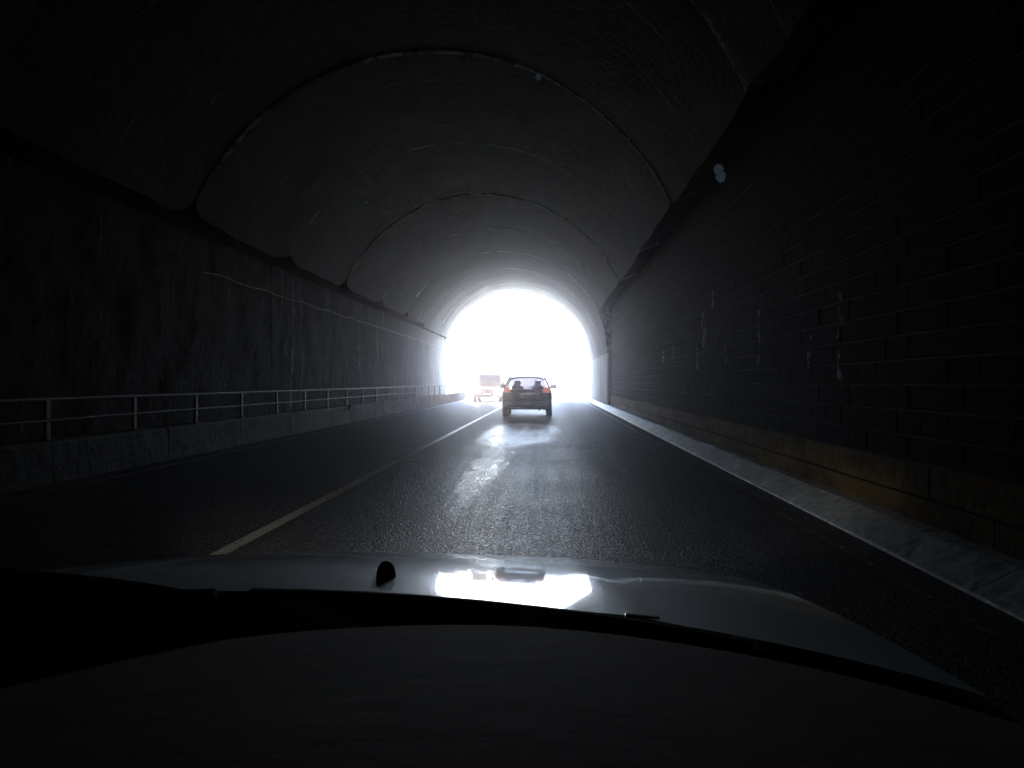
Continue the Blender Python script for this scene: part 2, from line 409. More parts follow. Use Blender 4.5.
# outer rock shell right through the hill
def shell(u, v):
    a = -.12 + (math.pi + .24) * u; y = Y_IN + (Y_OUT - Y_IN) * v
    r = 5.8 + .06 * fbm((math.cos(a) * 5, y, math.sin(a) * 5), .5)
    return (r * math.cos(a), y, CZ + r * math.sin(a))
tag(MB().grid(shell, 40, 90).build('rock_shell', M['rock'], tun, smooth=True))
# side walls below the springing, behind the facing
MB().box((-8.5 - CX, Y_IN, -.5), (-8.02 - CX, Y_OUT, 3.5)).build('rock_side', M['rock'], tun)
MB().box((3.42 - CX, Y_IN, -.5), (3.8 - CX, Y_OUT, 4.2)).build('rock_side', M['rock'], tun)

# vault rings
def ring(y0, y1, k):
    rnd = random.Random(k * 13 + 5)
    r0 = RI + rnd.uniform(-.018, .018); ln = y1 - y0 - .006
    nu, nv = 56, 16
    def low(v, side):
        # rounded, uneven lower corners of each ring
        d = min(v, 1 - v) * ln; c = 1.0
        lift = 0 if d > c else c - math.sqrt(max(0, c * c - (c - d) ** 2))
        base = ((1.92 if y0 < 42 else 1.8) if side else (2.05 if y0 < 37 else .15))
        z = base + ((.34 if y0 < 42 else 0) if side else (.08 if y0 < 37 else 0)) * lift + ((.09 if side else .04) if y0 < 37 else .03) * fbm((v * 3, k * 7.1 + side * 31, 0), 1.)
        return math.asin(min(.9, z / r0))
    mb = MB(); V = []
    for i in range(nu + 1):
        for j in range(nv + 1):
            v = (0, .006, .03, .09, .17, .25, .34, .42, .5, .58, .66, .75, .83, .91, .97, .994, 1)[j]; aR, aL = low(v, 0), math.pi - low(v, 1)
            a = aR + (aL - aR) * i / nu; y = ln * v
            x, z = math.cos(a), math.sin(a)
            q = fbm((x * 5, y + y0, z * 5), .45, 3) * .028 + fbm((x * 5, y + y0, z * 5), 2.2, 3) * .014
            edge = .004 if (j in (0, nv)) else 0
            r = r0 + q + edge
            V.append((i, j, r * x, y, CZ + r * z, (r0 + .62) * x, CZ + (r0 + .62) * z))
    inn = [(p[2], p[3], p[4]) for p in V]; out = [(p[5], p[3], p[6]) for p in V]; n = len(V); F = []
    ix = lambda i, j: i * (nv + 1) + j
    for i in range(nu):
        for j in range(nv):
            F.append((ix(i, j), ix(i + 1, j), ix(i + 1, j + 1), ix(i, j + 1)))
        for j in (0, nv): F.append((ix(i, j), ix(i + 1, j), n + ix(i + 1, j), n + ix(i, j)))
    for j in range(nv):
        for i in (0, nu): F.append((ix(i, j), ix(i, j + 1), n + ix(i, j + 1), n + ix(i, j)))
    mb.add(inn + out, F)
    return autosmooth(mb.build('vault_ring', M['vault'], tun, (0, y0, 0)), 40)
joints = [15.0 + 5.8 * k for k in range(-4, 8)]
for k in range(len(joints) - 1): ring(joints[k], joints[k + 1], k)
# the bored part behind, out of sight: one long lining
MB().grid(lambda u, v: (RI * math.cos(.36 + 2.4 * u), Y_IN + (joints[0] - .05 - Y_IN) * v, CZ + RI * math.sin(.36 + 2.4 * u)), 32, 20).build('vault_lining', M['vault'], tun, smooth=True)

# left wall panels with a rough top ledge
def panel(y0, y1, k):
    ln = y1 - y0 - .008; off = random.Random(k).uniform(-.006, .006)
    mb = MB()
    nu, nv = 28, 20
    def f(u, v):
        z = 4.34 * v
        y = ln * u
        top = .05 * fbm((0, (y + y0), 3), .9) if v == 1 else 0
        return (-7.36 + off + .045 * fbm((0, y + y0, z), .8) + .02 * fbm((9, y + y0, z), 3.) - CX, y, z + top)
    mb.grid(f, nu, nv)
    k0 = len(mb.v); m_ = nv + 1
    # ledge on top and joints at the ends
    for i in range(nu + 1): mb.v.append(Vector((-8.05 - CX, ln * i / nu, mb.v[i * m_ + nv].z - .04)))
    for i in range(nu): mb.f.append((i * m_ + nv, (i + 1) * m_ + nv, k0 + i + 1, k0 + i))
    for i in (0, nu):
        b = len(mb.v)
        for j in range(m_): mb.v.append(Vector((-8.05 - CX, ln * i / nu, mb.v[i * m_ + j].z)))
        for j in range(nv): mb.f.append((i * m_ + j, i * m_ + j + 1, b + j + 1, b + j))
    return mb.build('wall_panel', M['wallL'], tun, (0, y0, 0))
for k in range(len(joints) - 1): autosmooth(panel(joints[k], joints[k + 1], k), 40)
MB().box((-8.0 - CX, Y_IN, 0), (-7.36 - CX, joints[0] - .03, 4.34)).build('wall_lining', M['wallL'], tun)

# pale concrete lining on the right, near the exit
Y_MAS = 38.2
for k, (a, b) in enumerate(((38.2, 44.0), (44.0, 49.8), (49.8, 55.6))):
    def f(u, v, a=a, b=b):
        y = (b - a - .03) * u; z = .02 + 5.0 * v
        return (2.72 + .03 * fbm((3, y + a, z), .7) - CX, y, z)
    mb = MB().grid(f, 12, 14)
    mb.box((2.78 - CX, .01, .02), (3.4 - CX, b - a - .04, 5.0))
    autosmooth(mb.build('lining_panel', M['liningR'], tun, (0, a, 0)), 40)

# masonry wall on the right: mortar bed > stone blocks and plinth slabs
MX, CH, BL, Z0 = 2.90, .205, .43, .62
mas = MB().box((MX + .003 - CX, Y_IN, .0), (3.4 - CX, Y_MAS - .005, 4.98)).build('masonry_wall', M['mortar'], tun)
shapes = []
for q in range(8):
    rnd = random.Random(q)
    mb = MB(); h, l = CH - .014, BL - .003
    j = lambda s: rnd.uniform(-s, s)
    fr = [(-.005 + j(.002), .003, .007 + j(.004)), (-.005 + j(.002), l - .003, .007 + j(.004)),
          (-.005 + j(.002), l - .003, h - .007 + j(.004)), (-.005 + j(.002), .003, h - .007 + j(.004))]
    md = [(.004, 0, 0), (.004, l, 0), (.004, l, h), (.004, 0, h)]
    bk = [(.03, 0, 0), (.03, l, 0), (.03, l, h), (.03, 0, h)]
    F = [(0, 1, 2, 3)]
    for i in range(4):
        F += [(i, (i + 1) % 4, 4 + (i + 1) % 4, 4 + i), (4 + i, 4 + (i + 1) % 4, 8 + (i + 1) % 4, 8 + i)]
    shapes.append((fr + md + bk, F))
meshes = []
for q, (v, f) in enumerate(shapes):
    o = obj('stone_block', v, f, M['block']); meshes.append(o.data); bpy.data.objects.remove(o)
cells = []
nrow = int((4.95 - Z0) / CH)
for r_ in range(nrow):
    y = -8.0 + (BL / 2 if r_ % 2 else 0)
    while y + BL < Y_MAS:
        cells.append((y, Z0 + r_ * CH)); y += BL
def in_view(y, z):
    if y < 5.3: return False
    px = 550 + MX * 800 / y; py = 382 - (z - EYE) * 800 / y
    return px < 1015 and py > 5
cells.sort(key=lambda c: (not in_view(*c), c[0]))
rest = MB()
for i, (y, z) in enumerate(cells):
    q = random.Random(i).randrange(8); dx = random.Random(i + 999).uniform(-.002, .002)
    if i < 290:
        o = bpy.data.objects.new('stone_block', meshes[q]); col.objects.link(o); o.parent = mas; o.location = (MX + dx - CX, y, z)
    else:
        v, f = shapes[q]; rest.add([(p[0] + MX + dx - CX, p[1] + y, p[2] + z) for p in v], f)
tag(rest.build('stone_blocks_far', M['block'], mas), kind='stuff').name = 'stone_block_mass'
# plinth: two courses of long ochre stained slabs
for r_, (za, zb) in enumerate(((.0, .345), (.36, .605))):
    y = -8.0 + r_ * .9; k = 0
    while y < Y_MAS - .1:
        l = min(1.9, Y_MAS - .02 - y)
        if l > .2:
            MB().box((MX - .03 - .008 * (1 - r_) - CX, y, za), (MX + .03 - CX, y + l - .012, zb), .008).build('plinth_slab', M['ochre'], mas)
        y += 1.9; k += 1

# portal head wall and the hill over the tunnel
def hill_pt(a, y, s=0.):
    ca, sa = math.cos(a), math.sin(a)
    d = 1 + .1 * fbm((ca * 3, y * .05, sa * 3), 1.)
    return (CX + (26 + s) * d * ca, y, (14.5 + s) * d * max(sa, 0) - .1)
tag(MB().grid(lambda u, v: hill_pt(math.pi * u, Y_IN + (Y_OUT - Y_IN) * v), 40, 60).build('hillside', M['ground'], smooth=True), kind='structure')
def portal(y, th, name):
    arch = [(3.0, 0), (3.0, 1.2)] + [(CX + 5.3 * math.cos(a), CZ + 5.02 * math.sin(a)) for a in [math.pi * i / 32 for i in range(33)]] + [(-7.6, 1.2), (-7.6, 0)]
    n = len(arch); mb = MB(); outp = []
    for i in range(n):
        p = hill_pt(math.pi * i / (n - 1), Y_OUT if y > 0 else Y_IN, .5); outp.append((p[0], p[2]))
    V = []
    for yy in (y, y + th):
        V += [(p[0] - CX, yy, p[1]) for p in arch] + [(p[0] - CX, yy, p[1]) for p in outp]
    F = []
    for i in range(n - 1):
        F += [(i, i + 1, n + i + 1, n + i), (2 * n + i, 2 * n + i + 1, 3 * n + i + 1, 3 * n + i), (i, i + 1, 2 * n + i + 1, 2 * n + i), (n + i, n + i + 1, 3 * n + i + 1, 3 * n + i)]
    mb.add(V, F); return mb.build(name, M['portal'], tun)
portal(Y_OUT + .01, .7, 'portal_wall')
portal(Y_IN - .75, .7, 'portal_wall')

# ------------------------------------------------------------------ kerb (right), barrier, walkway, railing (left)
kerb = empty('kerb', (2.6, 0, 0)); tag(kerb, kind='structure')
ks = []
for q in range(5):
    rnd = random.Random(q + 40); j = lambda s: rnd.uniform(-s, s)
    ln = 1.197
    def prof(y): return [(-.14, y, -.02), (-.13 + j(.004), y, .02 + j(.004)), (.115 + j(.004), y, .145 + j(.004)), (.15 + j(.004), y, .162 + j(.004)), (.275, y, .168 + j(.003)), (.28, y, -.02)]
    st = [None, prof(.025), prof(ln * .35), prof(ln * .7), prof(ln - .025), None]
    st[0] = [(p[0], 0, p[2]) for p in st[1]]; st[5] = [(p[0], ln, p[2]) for p in st[4]]
    for e in (0, 5):
        st[e] = [(p[0] + (.0012 if i < 3 else 0), p[1], p[2] - (.0012 if 0 < i < 5 else 0)) for i, p in enumerate(st[e])]
    V = [p for s_ in st for p in s_]; F = []
    for a in range(5):
        for b in range(5): F.append((a * 6 + b, a * 6 + b + 1, a * 6 + b + 7, a * 6 + b + 6))
    F += [tuple(range(6)), tuple(range(30, 36))]
    o = obj('kerb_stone', V, F, M['kerb']); ks.append(o.data); bpy.data.objects.remove(o)
y = 0.0; i = 0
while y < 70:
    o = bpy.data.objects.new('kerb_stone', ks[i % 5 if i % 7 else (i * 3) % 5]); col.objects.link(o); o.parent = kerb
    o.location = (random.uniform(-.001, .001), y, random.uniform(-.001, .001)); o.rotation_euler.z = 0
    y += 1.2; i += 1
MB().box((-.12, Y_IN - 40, -.02), (.28, -.02, .165)).build('kerb_run', M['kerb'], kerb)

walk = MB().box((-7.34, Y_IN, -.03), (-6.46, Y_OUT - .1, .3)).build('walkway', M['walk']); tag(walk, kind='structure')
bar = empty('concrete_barrier', (-6.28, 0, 0)); tag(bar, 'low grey concrete barrier wall along left lane carrying the railing', 'barrier')
bs = []
for q in range(4):
    rnd = random.Random(q + 80); ln = 2.992
    nu = 8
    def sec(y, s):
        j = lambda a: .01 * fbm((q * 9.1, y, a), 2.)
        return [(.18 + j(1), y, -.02), (.175 + j(2), y, .2), (.165 + j(3), y, .48), (.14, y, .53 + j(4)), (-.15, y, .53 + j(5)), (-.18, y, .5), (-.18, y, -.02)]
    V = []; F = []
    ys = [0, .02] + [ln * k / nu for k in range(1, nu)] + [ln - .02, ln]
    for k, yy in enumerate(ys):
        s_ = sec(yy, 0)
        if k in (0, len(ys) - 1): s_ = [(p[0] * .985, p[1], p[2] - (.004 if p[2] > .1 else 0)) for p in s_]
        V += s_
    for a in range(len(ys) - 1):
        for b in range(6): F.append((a * 7 + b, a * 7 + b + 1, a * 7 + b + 8, a * 7 + b + 7))
    F += [tuple(range(7)), tuple(range((len(ys) - 1) * 7, len(ys) * 7))]
    o = obj('barrier_segment', V, F, M['barrier']); bs.append(o.data); bpy.data.objects.remove(o)
y = -9.0 + .55; i = 0
while y < 56:
    o = bpy.data.objects.new('barrier_segment', bs[(i * 3 + i // 4) % 4]); col.objects.link(o); o.parent = bar
    o.location = (random.uniform(-.005, .005), y, random.uniform(-.005, .005)); y += 3.0; i += 1
MB().box((-.17, Y_IN, -.02), (.17, -8.5, .52)).build('barrier_run', M['barrier'], bar)

rail = empty('handrail', (-6.28, 0, .53)); tag(rail, 'steel pedestrian handrail with upright posts on top of left barrier', 'railing')
pm = MB().box((-.022, -.04, -.03), (.022, .04, .5), .004)
pm.box((-.06, -.07, -.012), (.06, .07, .01), .003)
po = obj('post', pm.v, pm.f, M['dark_steel']); pmesh = po.data; bpy.data.objects.remove(po)
y = 16.0 - 2.1 * 10
while y < 56:
    o = bpy.data.objects.new('post', pmesh); col.objects.link(o); o.parent = rail; o.location = (0, y, 0); y += 2.1
pts = [(.012 * fbm((1, yy, 0), .4), yy, .505 + .006 * fbm((5, yy, 0), .5)) for yy in range(-8, 57)]
autosmooth(MB().tube(pts, .026, 10).build('top_rail', M['steel'], rail))
pts = [(.012 * fbm((1, yy, 9), .4) + .03, yy, .24 + .006 * fbm((5, yy, 4), .5)) for yy in range(-8, 57)]
autosmooth(MB().tube(pts, .017, 8).build('middle_rail', M['steel'], rail))

# small white delineator clipped on the barrier
dl = empty('reflector_post', (-6.14, 24.3, .5)); tag(dl, 'small white roadside reflector fixed to the front of left barrier', 'reflector')
MB().box((-.05, -.02, -.1), (.05, .02, .06), .01).build('housing', M['white'], dl)
MB().box((-.035, -.026, -.03), (.035, -.0195, .04), .002).build('lens', M['chrome'], dl)

# pale cable sagging along the ledge of the left wall
pts = []
for i in range(0, 221):
    yy = 16.5 + 38.5 * i / 220; s = abs(math.sin((yy) * math.pi / 2.9))
    pts.append((-7.285, yy, 3.62 - .05 * s - .03 * abs(fbm((yy, 2, 2), .6))))
cb = autosmooth(MB().tube(pts, .012, 6).build('cable', M['cable'])); tag(cb, 'thin pale cable sagging along the ledge of left tunnel wall', 'cable')

# ------------------------------------------------------------------ vehicles
def wheel(parent, x, y, r, side, wd=.2):
    c = (0, 0, 0)
    h = wd / 2
    wl = empty('wheel', (x, y, r)); wl.parent = parent
    ty = MB().lathe([(r * .64, -h * .8), (r * .8, -h), (r * .95, -h * .95), (r, -h * .7), (r, h * .7), (r * .95, h * .95), (r * .8, h), (r * .64, h * .8), (r * .64, -h * .8)], c)
    autosmooth(ty.build('tyre', M['rubber'], wl), 50)
    o = h * .55 * side
    rm = MB().lathe([(r * .66, o - .06 * side), (r * .65, o + .02 * side), (r * .58, o), (r * .2, o - .02 * side), (r * .16, o + .015 * side), (.001, o + .02 * side)], c)
    for k in range(5):
        a = 2 * math.pi * k / 5; d = Vector((0, math.cos(a), math.sin(a))); e = Vector((0, -math.sin(a), math.cos(a))); p = Vector((o + .025 * side, 0, 0))
        rm.quadbox([p + d * r * .15 - e * .035, p + d * r * .6 - e * .022, p + d * r * .6 + e * .022, p + d * r * .15 + e * .035], .03 * side)
    autosmooth(rm.build('rim', M['alloy'], wl), 40)
    return wl

def vehicle(root, paint, Ln, hw, belt, top, gh, wheels, wr, clear, tail_round=.12, nose=None):
    """local: y=0 tail, y=Ln nose. belt: list of (y, z) top line of the lower body; gh: greenhouse dict"""
    def belt_z(y):
        for (a, za), (b, zb) in zip(belt, belt[1:]):
            if a <= y <= b:
                t = (y - a) / (b - a); return za + (zb - za) * t
        return belt[-1][1]
    ys = sorted(set([0, .04, .1, .2, .32] + [Ln * k / 34 for k in range(1, 34)] + [yw + d for yw in wheels for d in (-wr - .07, -wr * .9, -wr * .6, -wr * .3, 0, wr * .3, wr * .6, wr * .9, wr + .07)] + [Ln - .3, Ln - .15, Ln - .05, Ln] + [b[0] for b in belt]))
    ys = [y for y in ys if 0 <= y <= Ln]
    V = []; F = []; m = 0
    for y in ys:
        d = min(y, Ln - y); k = 1 - .16 * max(0, 1 - d / .45) ** 2
        W = hw * k; zt = belt_z(y)
        zb = clear + .1 * max(0, 1 - d / .35)
        ra = wr + .065
        for yw in wheels:
            if abs(y - yw) < ra: zb = max(zb, wr + math.sqrt(max(0, ra * ra - (y - yw) ** 2)))
        zb = min(zb, zt - .16)
        P = [(W * .9, zb), (W * .97, zb + .03), (W * .995, zb + (zt - zb) * .35), (W, zb + (zt - zb) * .6), (W * .965, zt - .1 * min(1, zt - zb)), (W * .9, zt - .015), (W * .8, zt), (W * .4, zt + .012), (0, zt + .018)]
        P = P + [(-x, z) for x, z in reversed(P[:-1])]
        m = len(P); V += [(x, y, z) for x, z in P]
    for a in range(len(ys) - 1):
        for b in range(m - 1): F.append((a * m + b, a * m + b + 1, (a + 1) * m + b + 1, (a + 1) * m + b))
    F += [tuple(range(m)), tuple(range((len(ys) - 1) * m, len(ys) * m))]
    body = autosmooth(obj('body', V, F, paint, root), 38)
    MB().box((-hw * .7, .25, clear + .03), (hw * .7, Ln - .25, .55)).build('underbody', M['black_plastic'], root)
    # greenhouse: roof, pillars, panes
    A = gh
    def P(y, z, f):  # point on side plane: f=0 belt, 1 roof
        return None
    wb, wr_ = A['wb'], A['wr']
    bz = lambda y: belt_z(y) - .01
    yb0, yb1, yr0, yr1, zr = A['yb0'], A['yb1'], A['yr0'], A['yr1'], A['zr']
    def roof(u, v):
        x = (-1 + 2 * u); y = yr0 - A.get('over', .1) + (yr1 - yr0 + A.get('over', .1)) * v
        cr = 1 - .55 * abs(x) ** 3 * .08 - .04 * abs(x) ** 6
        return (x * (wr_ + .035), y, zr + .06 * (1 - x ** 4) - .05 * (2 * v - 1) ** 2 - .04 * abs(x) ** 8)
    mb = MB().grid(roof, 12, 12); k = len(mb.v)
    mb.v += [p - Vector((0, 0, .06)) for p in mb.v[:k]]; mb.f += [tuple(i + k for i in f) for f in list(mb.f)]
    e = 13
    border = [i * e for i in range(e)] + [12 * e + j for j in range(1, e)] + [i * e + 12 for i in range(11, -1, -1)] + [j for j in range(11, 0, -1)]
    for a, b in zip(border, border[1:] + border[:1]): mb.f.append((a, b, b + k, a + k))
    rf = autosmooth(mb.build('roof', paint, root), 45)
    if A.get('rails'):
        for s in (-1, 1):
            x = s * wr_ * .93
            autosmooth(MB().tube([(x, yr0 + .1, zr + .02), (x, yr0 + .2, zr + .075), (x, (yr0 + yr1) / 2, zr + .09), (x, yr1 - .2, zr + .075), (x, yr1 - .1, zr + .02)], .02, 8).build('roof_rail', M['black_plastic'], rf))
    zb0, zb1 = bz(yb0), bz(yb1)
    sl = A['splits']      # fractions along the side where pillars stand, first 0 last 1
    def side(s, f, h):
        yb = yb0 + (yb1 - yb0) * f; yr = yr0 + (yr1 - yr0) * f
        return Vector((s * (wb + (wr_ - wb) * h), yb + (yr - yb) * h, bz(yb) + (zr - bz(yb)) * h))
    for s in (-1, 1):
        for i, f in enumerate(sl):
            wd = A['pw'][i] / (yb1 - yb0)
            f0, f1 = max(0, f - wd / 2), min(1, f + wd / 2)
            if i == 0: f0, f1 = 0, wd
            if i == len(sl) - 1: f0, f1 = 1 - wd, 1
            q = [side(s, f0, 0), side(s, f1, 0), side(s, f1, 1), side(s, f0, 1)]
            if s > 0: q = q[::-1]
            MB().quadbox(q, .06).build('pillar', paint, root)
            if i < len(sl) - 1:
                g1 = max(0, sl[i + 1] - A['pw'][i + 1] / (yb1 - yb0) / 2) if i + 1 < len(sl) - 1 else 1 - A['pw'][i + 1] / (yb1 - yb0)
                q = [side(s * .985, f1, 0), side(s * .985, g1, 0), side(s * .985, g1, .97), side(s * .985, f1, .97)]
                MB().add(q, [(0, 1, 2, 3)]).build('side_window', M['glass'], root)
    ins = .93
    for nm, f in (('rear_window', 0), ('windscreen', 1)):
        q = [side(-ins, f, .03), side(ins, f, .03), side(ins, f, .97), side(-ins, f, .97)]
        q = [p + Vector((0, .02 if f == 0 else -.02, 0)) for p in q]
        def fn(u, v, q=q, f=f):
            p = q[0].lerp(q[1], u).lerp(q[3].lerp(q[2], u), v); p = p.copy(); p.y += (-1 if f == 0 else 1) * .05 * (1 - (2 * u - 1) ** 2); return p
        MB().grid(fn, 8, 4).build(nm, M['glass'], root, smooth=True)
    return body, side, bz, rf

def seats(root, ys, zs, xs, hgt):
    for y in ys:
        for x in xs:
            s = empty('seat', (x, y, zs)); s.parent = root
            MB().box((-.22, -.08, 0), (.22, .06, hgt), .04).build('seat_back', M['seat'], s)
            MB().box((-.12, -.06, hgt + .03), (.12, .03, hgt + .2), .035).build('headrest', M['seat'], s)

def quad_part(name, mat, parent, q, th=.03):
    return MB().quadbox(q, th).build(name, mat, parent)

# --- dark hatchback ahead (its tail towards us)
car = empty('car', (-.82, 28.4, 0), R(.6)); tag(car, 'dark plum hatchback seen from behind, driving ahead in our lane', 'car')
body, side, bz, rf = vehicle(car, M['car_dark'], 4.25, .905, [(0, .80), (.03, .93), (.12, .99), (.9, 1.0), (2.9, .98), (3.15, .95), (3.9, .84), (4.25, .68)], 1.46,
    dict(wb=.80, wr=.60, yb0=.1, yb1=3.1, yr0=.5, yr1=2.35, zr=1.44, over=.16, splits=[0, .3, .62, 1], pw=[.3, .12, .1, .1], rails=False),
    (.78, 3.4), .32, .27)
for s in (-1, 1):
    for yw in (.78, 3.4): wheel(car, s * .79, yw, .32, s, .22)
    # upright tail lamps wrapped round the corner
    quad = [(s * .56, -.012, .88), (s * .80, .03, .86), (s * .815, .10, 1.03), (s * .62, .075, 1.06)]
    if s < 0: quad = quad[::-1]
    tl = quad_part('tail_light', M['tail_lit'], car, quad, -.05)
    MB().box((s * .62 - .09, -.035, .45), (s * .62 + .09, .04, .51), .01).build('reflector', M['reflector'], car)
    mr = empty('wing_mirror', (s * .86, 2.75, 1.0)); mr.parent = car
    MB().box((-.0 if s > 0 else -.24, -.06, .0), (.24 if s > 0 else 0, .07, .15), .03).build('mirror_shell', M['car_dark'], mr)
    MB().box(((.03 if s > 0 else -.22), -.066, .02), ((.22 if s > 0 else -.03), -.058, .13), .002).build('mirror_glass', M['chrome'], mr)
bp = MB().box((-.84, -.06, .36), (.84, .3, .60), .05).build('bumper', M['car_dark'], car)
MB().box((-.62, -.085, .42), (.62, -.03, .47), .012).build('trim_strip', M['silver_trim'], bp)
MB().box((-.70, -.03, .27), (.70, .3, .36), .02).build('lower_valance', M['black_plastic'], bp)
tg = MB().box((-.5, -.02, .62), (.5, .03, .86), .02).build('tailgate', M['car_dark'], car)
MB().box((-.29, -.05, .80), (.29, -.01, .84), .01).build('handle_strip', M['chrome'], tg)
MB().box((-.26, -.035, .66), (.26, -.018, .78), .004).build('number_plate', M['plate'], tg)
for x in (-.14, .14): MB().box((x - .04, -.055, .785), (x + .04, -.03, .80), .003).build('plate_lamp', M['white'], tg)
MB().box((-.58, .28, 1.40), (.58, .5, 1.435), .012).build('spoiler', M['car_dark'], rf)
MB().tube([(0, .24, 1.08), (.22, .2, 1.1)], .01, 6).build('rear_wiper', M['black_plastic'], car)
autosmooth(MB().tube([(.45, -.04, .25), (.45, .4, .25)], .035, 10).build('exhaust', M['dark_steel'], car))
seats(car, (1.0,), .5, (-.38, .38), .50)
seats(car, (2.0,), .5, (-.38, .38), .60)
MB().box((-.72, 2.75, .7), (.72, 2.95, .99), .04).build('dashboard', M['seat'], car)

# --- oncoming van with its headlamps on (nose towards us)
van = empty('van', (-3.95, 50.0 + 4.5, 0), R(180)); tag(van, 'oncoming grey van with headlamps lit near the tunnel exit', 'van')
body, side, bz, rf = vehicle(van, M['car_red'], 4.5, .90, [(0, .85), (.05, 1.0), (3.3, 1.0), (3.6, .98), (4.3, .86), (4.42, .78), (4.5, .62)], 1.75,
    dict(wb=.82, wr=.68, yb0=.06, yb1=3.65, yr0=.2, yr1=2.85, zr=1.76, over=.05, splits=[0, .3, .62, 1], pw=[.2, .1, .1, .12], rails=True),
    (.75, 3.65), .32, .26)
for s in (-1, 1):
    for yw in (.75, 3.65): wheel(van, s * .79, yw, .32, s, .22)
    quad = [(s * .48, 4.50, .68), (s * .78, 4.40, .70), (s * .80, 4.36, .86), (s * .54, 4.45, .83)]
    if s > 0: quad = quad[::-1]
    hl = quad_part('headlight', M['chrome'], van, quad, -.04)
    mb = MB()
    c = Vector((s * .64, 4.54, .765))
    V = [c] + [c + Vector((.075 * math.cos(2 * math.pi * k / 16), -.01, .06 * math.sin(2 * math.pi * k / 16))) for k in range(16)]
    mb.add([c + Vector((0, .02, 0))] + V[1:], [(0, 1 + k, 1 + (k + 1) % 16) for k in range(16)])
    mb.build('lamp_lens', M['head_lit'], hl)
    mr = empty('wing_mirror', (s * .86, 3.1, 1.05)); mr.parent = van
    MB().box((0 if s > 0 else -.2, -.06, 0), (.2 if s > 0 else 0, .06, .2), .03).build('mirror_shell', M['black_plastic'], mr)
bp = MB().box((-.82, 4.3, .3), (.82, 4.56, .56), .05).build('bumper', M['car_red'], van)
MB().box((-.5, 4.5, .33), (.5, 4.575, .42), .01).build('lower_grille', M['black_plastic'], bp)
MB().box((-.26, 4.55, .44), (.26, 4.575, .55), .003).build('number_plate', M['plate'], bp)
gr = MB().box((-.44, 4.4, .62), (.44, 4.53, .76), .02).build('grille', M['black_plastic'], van)
for k in range(3): MB().box((-.4, 4.52, .64 + k * .04), (.4, 4.54, .655 + k * .04), .003).build('grille_bar', M['chrome'], gr)
seats(van, (2.2,), .5, (-.38, .38), .68)
MB().quadbox([(-.8, 1.8, .5), (.8, 1.8, .5), (.64, 1.8, 1.70), (-.64, 1.8, 1.70)], .05).build('backlight_blocker', M['seat'], van)  # dark panel added to block the bright exit behind the windscreen
MB().box((-.72, 3.15, .7), (.72, 3.4, 1.02), .04).build('dashboard', M['seat'], van)
st = MB()
stp = [(.38 + .17 * math.cos(a), 3.02 + .05 * math.sin(a), 1.0 + .16 * math.sin(a)) for a in [2 * math.pi * k / 16 for k in range(17)]]
autosmooth(st.tube(stp, .016, 6).build('steering_wheel', M['black_plastic'], van))

# --- our own car: hood, cowl, dashboard, wipers and front end
own = empty('own_car', (-.38, 0, 0)); tag(own, 'silver grey car we sit in, its hood and dashboard across the bottom', 'car')
HWID = .87
def hood_edge(dx):      # rear and front ends of the hood panel at lateral offset dx
    t = abs(dx) / .85
    rear = 1.16 - .28 * t * t
    front = 2.30 - .34 * t ** 2.2 - .25 * max(0, t - .75) ** 2
    return rear, front
def hood_z(dx, y):
    t = (y - 1.0) / 1.2
    z = .957 - .085 * (y - 1.0) - .05 * (y - 1.0) ** 2 - .25 * max(0, y - 1.9) ** 2
    a = abs(dx) / .85
    z -= .042 * a ** 2 + .012 * a ** 6
    # soft creases running forward
    cr = .40 + .08 * (2.2 - y)
    z += .003 * math.exp(-((abs(dx) - cr) / .035) ** 2)
    return z
def hood(u, v):
    dx = -.85 + 1.7 * u; r_, f_ = hood_edge(dx); y = r_ + (f_ - r_) * v
    return (dx, y, hood_z(dx, y))
mb = MB().grid(hood, 84, 48); k = len(mb.v)
hd = mb.build('hood', M['hood'], own, smooth=True)
# nose panel curving down from the hood front, fenders at the sides
def nose(u, v):
    dx = -.85 + 1.7 * u; r_, f_ = hood_edge(dx); z = hood_z(dx, f_)
    a = v * math.pi / 2
    return (dx * (1 + .01 * v), f_ + .006 + .16 * math.sin(a), (z - .003) - .42 * (1 - math.cos(a)) * 1.0)
MB().grid(nose, 40, 12).build('front_panel', M['hood'], own, smooth=True)
for s in (-1, 1):
    def fender(u, v, s=s):
        dx = s * .853; r_, f_ = hood_edge(dx); y = .55 + (f_ + .1 - .55) * u
        zt = hood_z(dx, max(y, r_)) - .004
        return (s * (.853 + .04 * math.sin(v * math.pi / 2)), y, zt - .5 * v)
    MB().grid(fender, 16, 8).build('fender', M['hood'], own, smooth=True)
    hl = quad_part('headlight', M['chrome'], own, [(s * .5, 2.36, .66), (s * .78, 2.2, .66), (s * .78, 2.2, .54), (s * .5, 2.36, .54)] if s > 0 else [(s * .5, 2.36, .54), (s * .78, 2.2, .54), (s * .78, 2.2, .66), (s * .5, 2.36, .66)], .05)
    wheel(own, s * .78, 1.55, .31, s, .2)
    ld = bpy.data.lights.new('headlamp_beam', 'SPOT'); ld.color = (1, .96, .9)
    ld.spot_size = R(17); ld.spot_blend = 1.; ld.shadow_soft_size = .05
    lo = bpy.data.objects.new('headlamp_beam', ld); col.objects.link(lo); lo.parent = own; lo.location = (s * .64, 2.42, .60)
    ha, va, wide, pw = (-9, -7.5, 2.6, 20) if s < 0 else (9, -4.6, 3.2, 10)
    ld.energy = pw
    d = Vector((math.sin(R(ha)), math.cos(R(ha)), math.tan(R(va))))
    lo.rotation_euler = d.to_track_quat('-Z', 'Y').to_euler(); lo.scale = (wide, 1, 1)
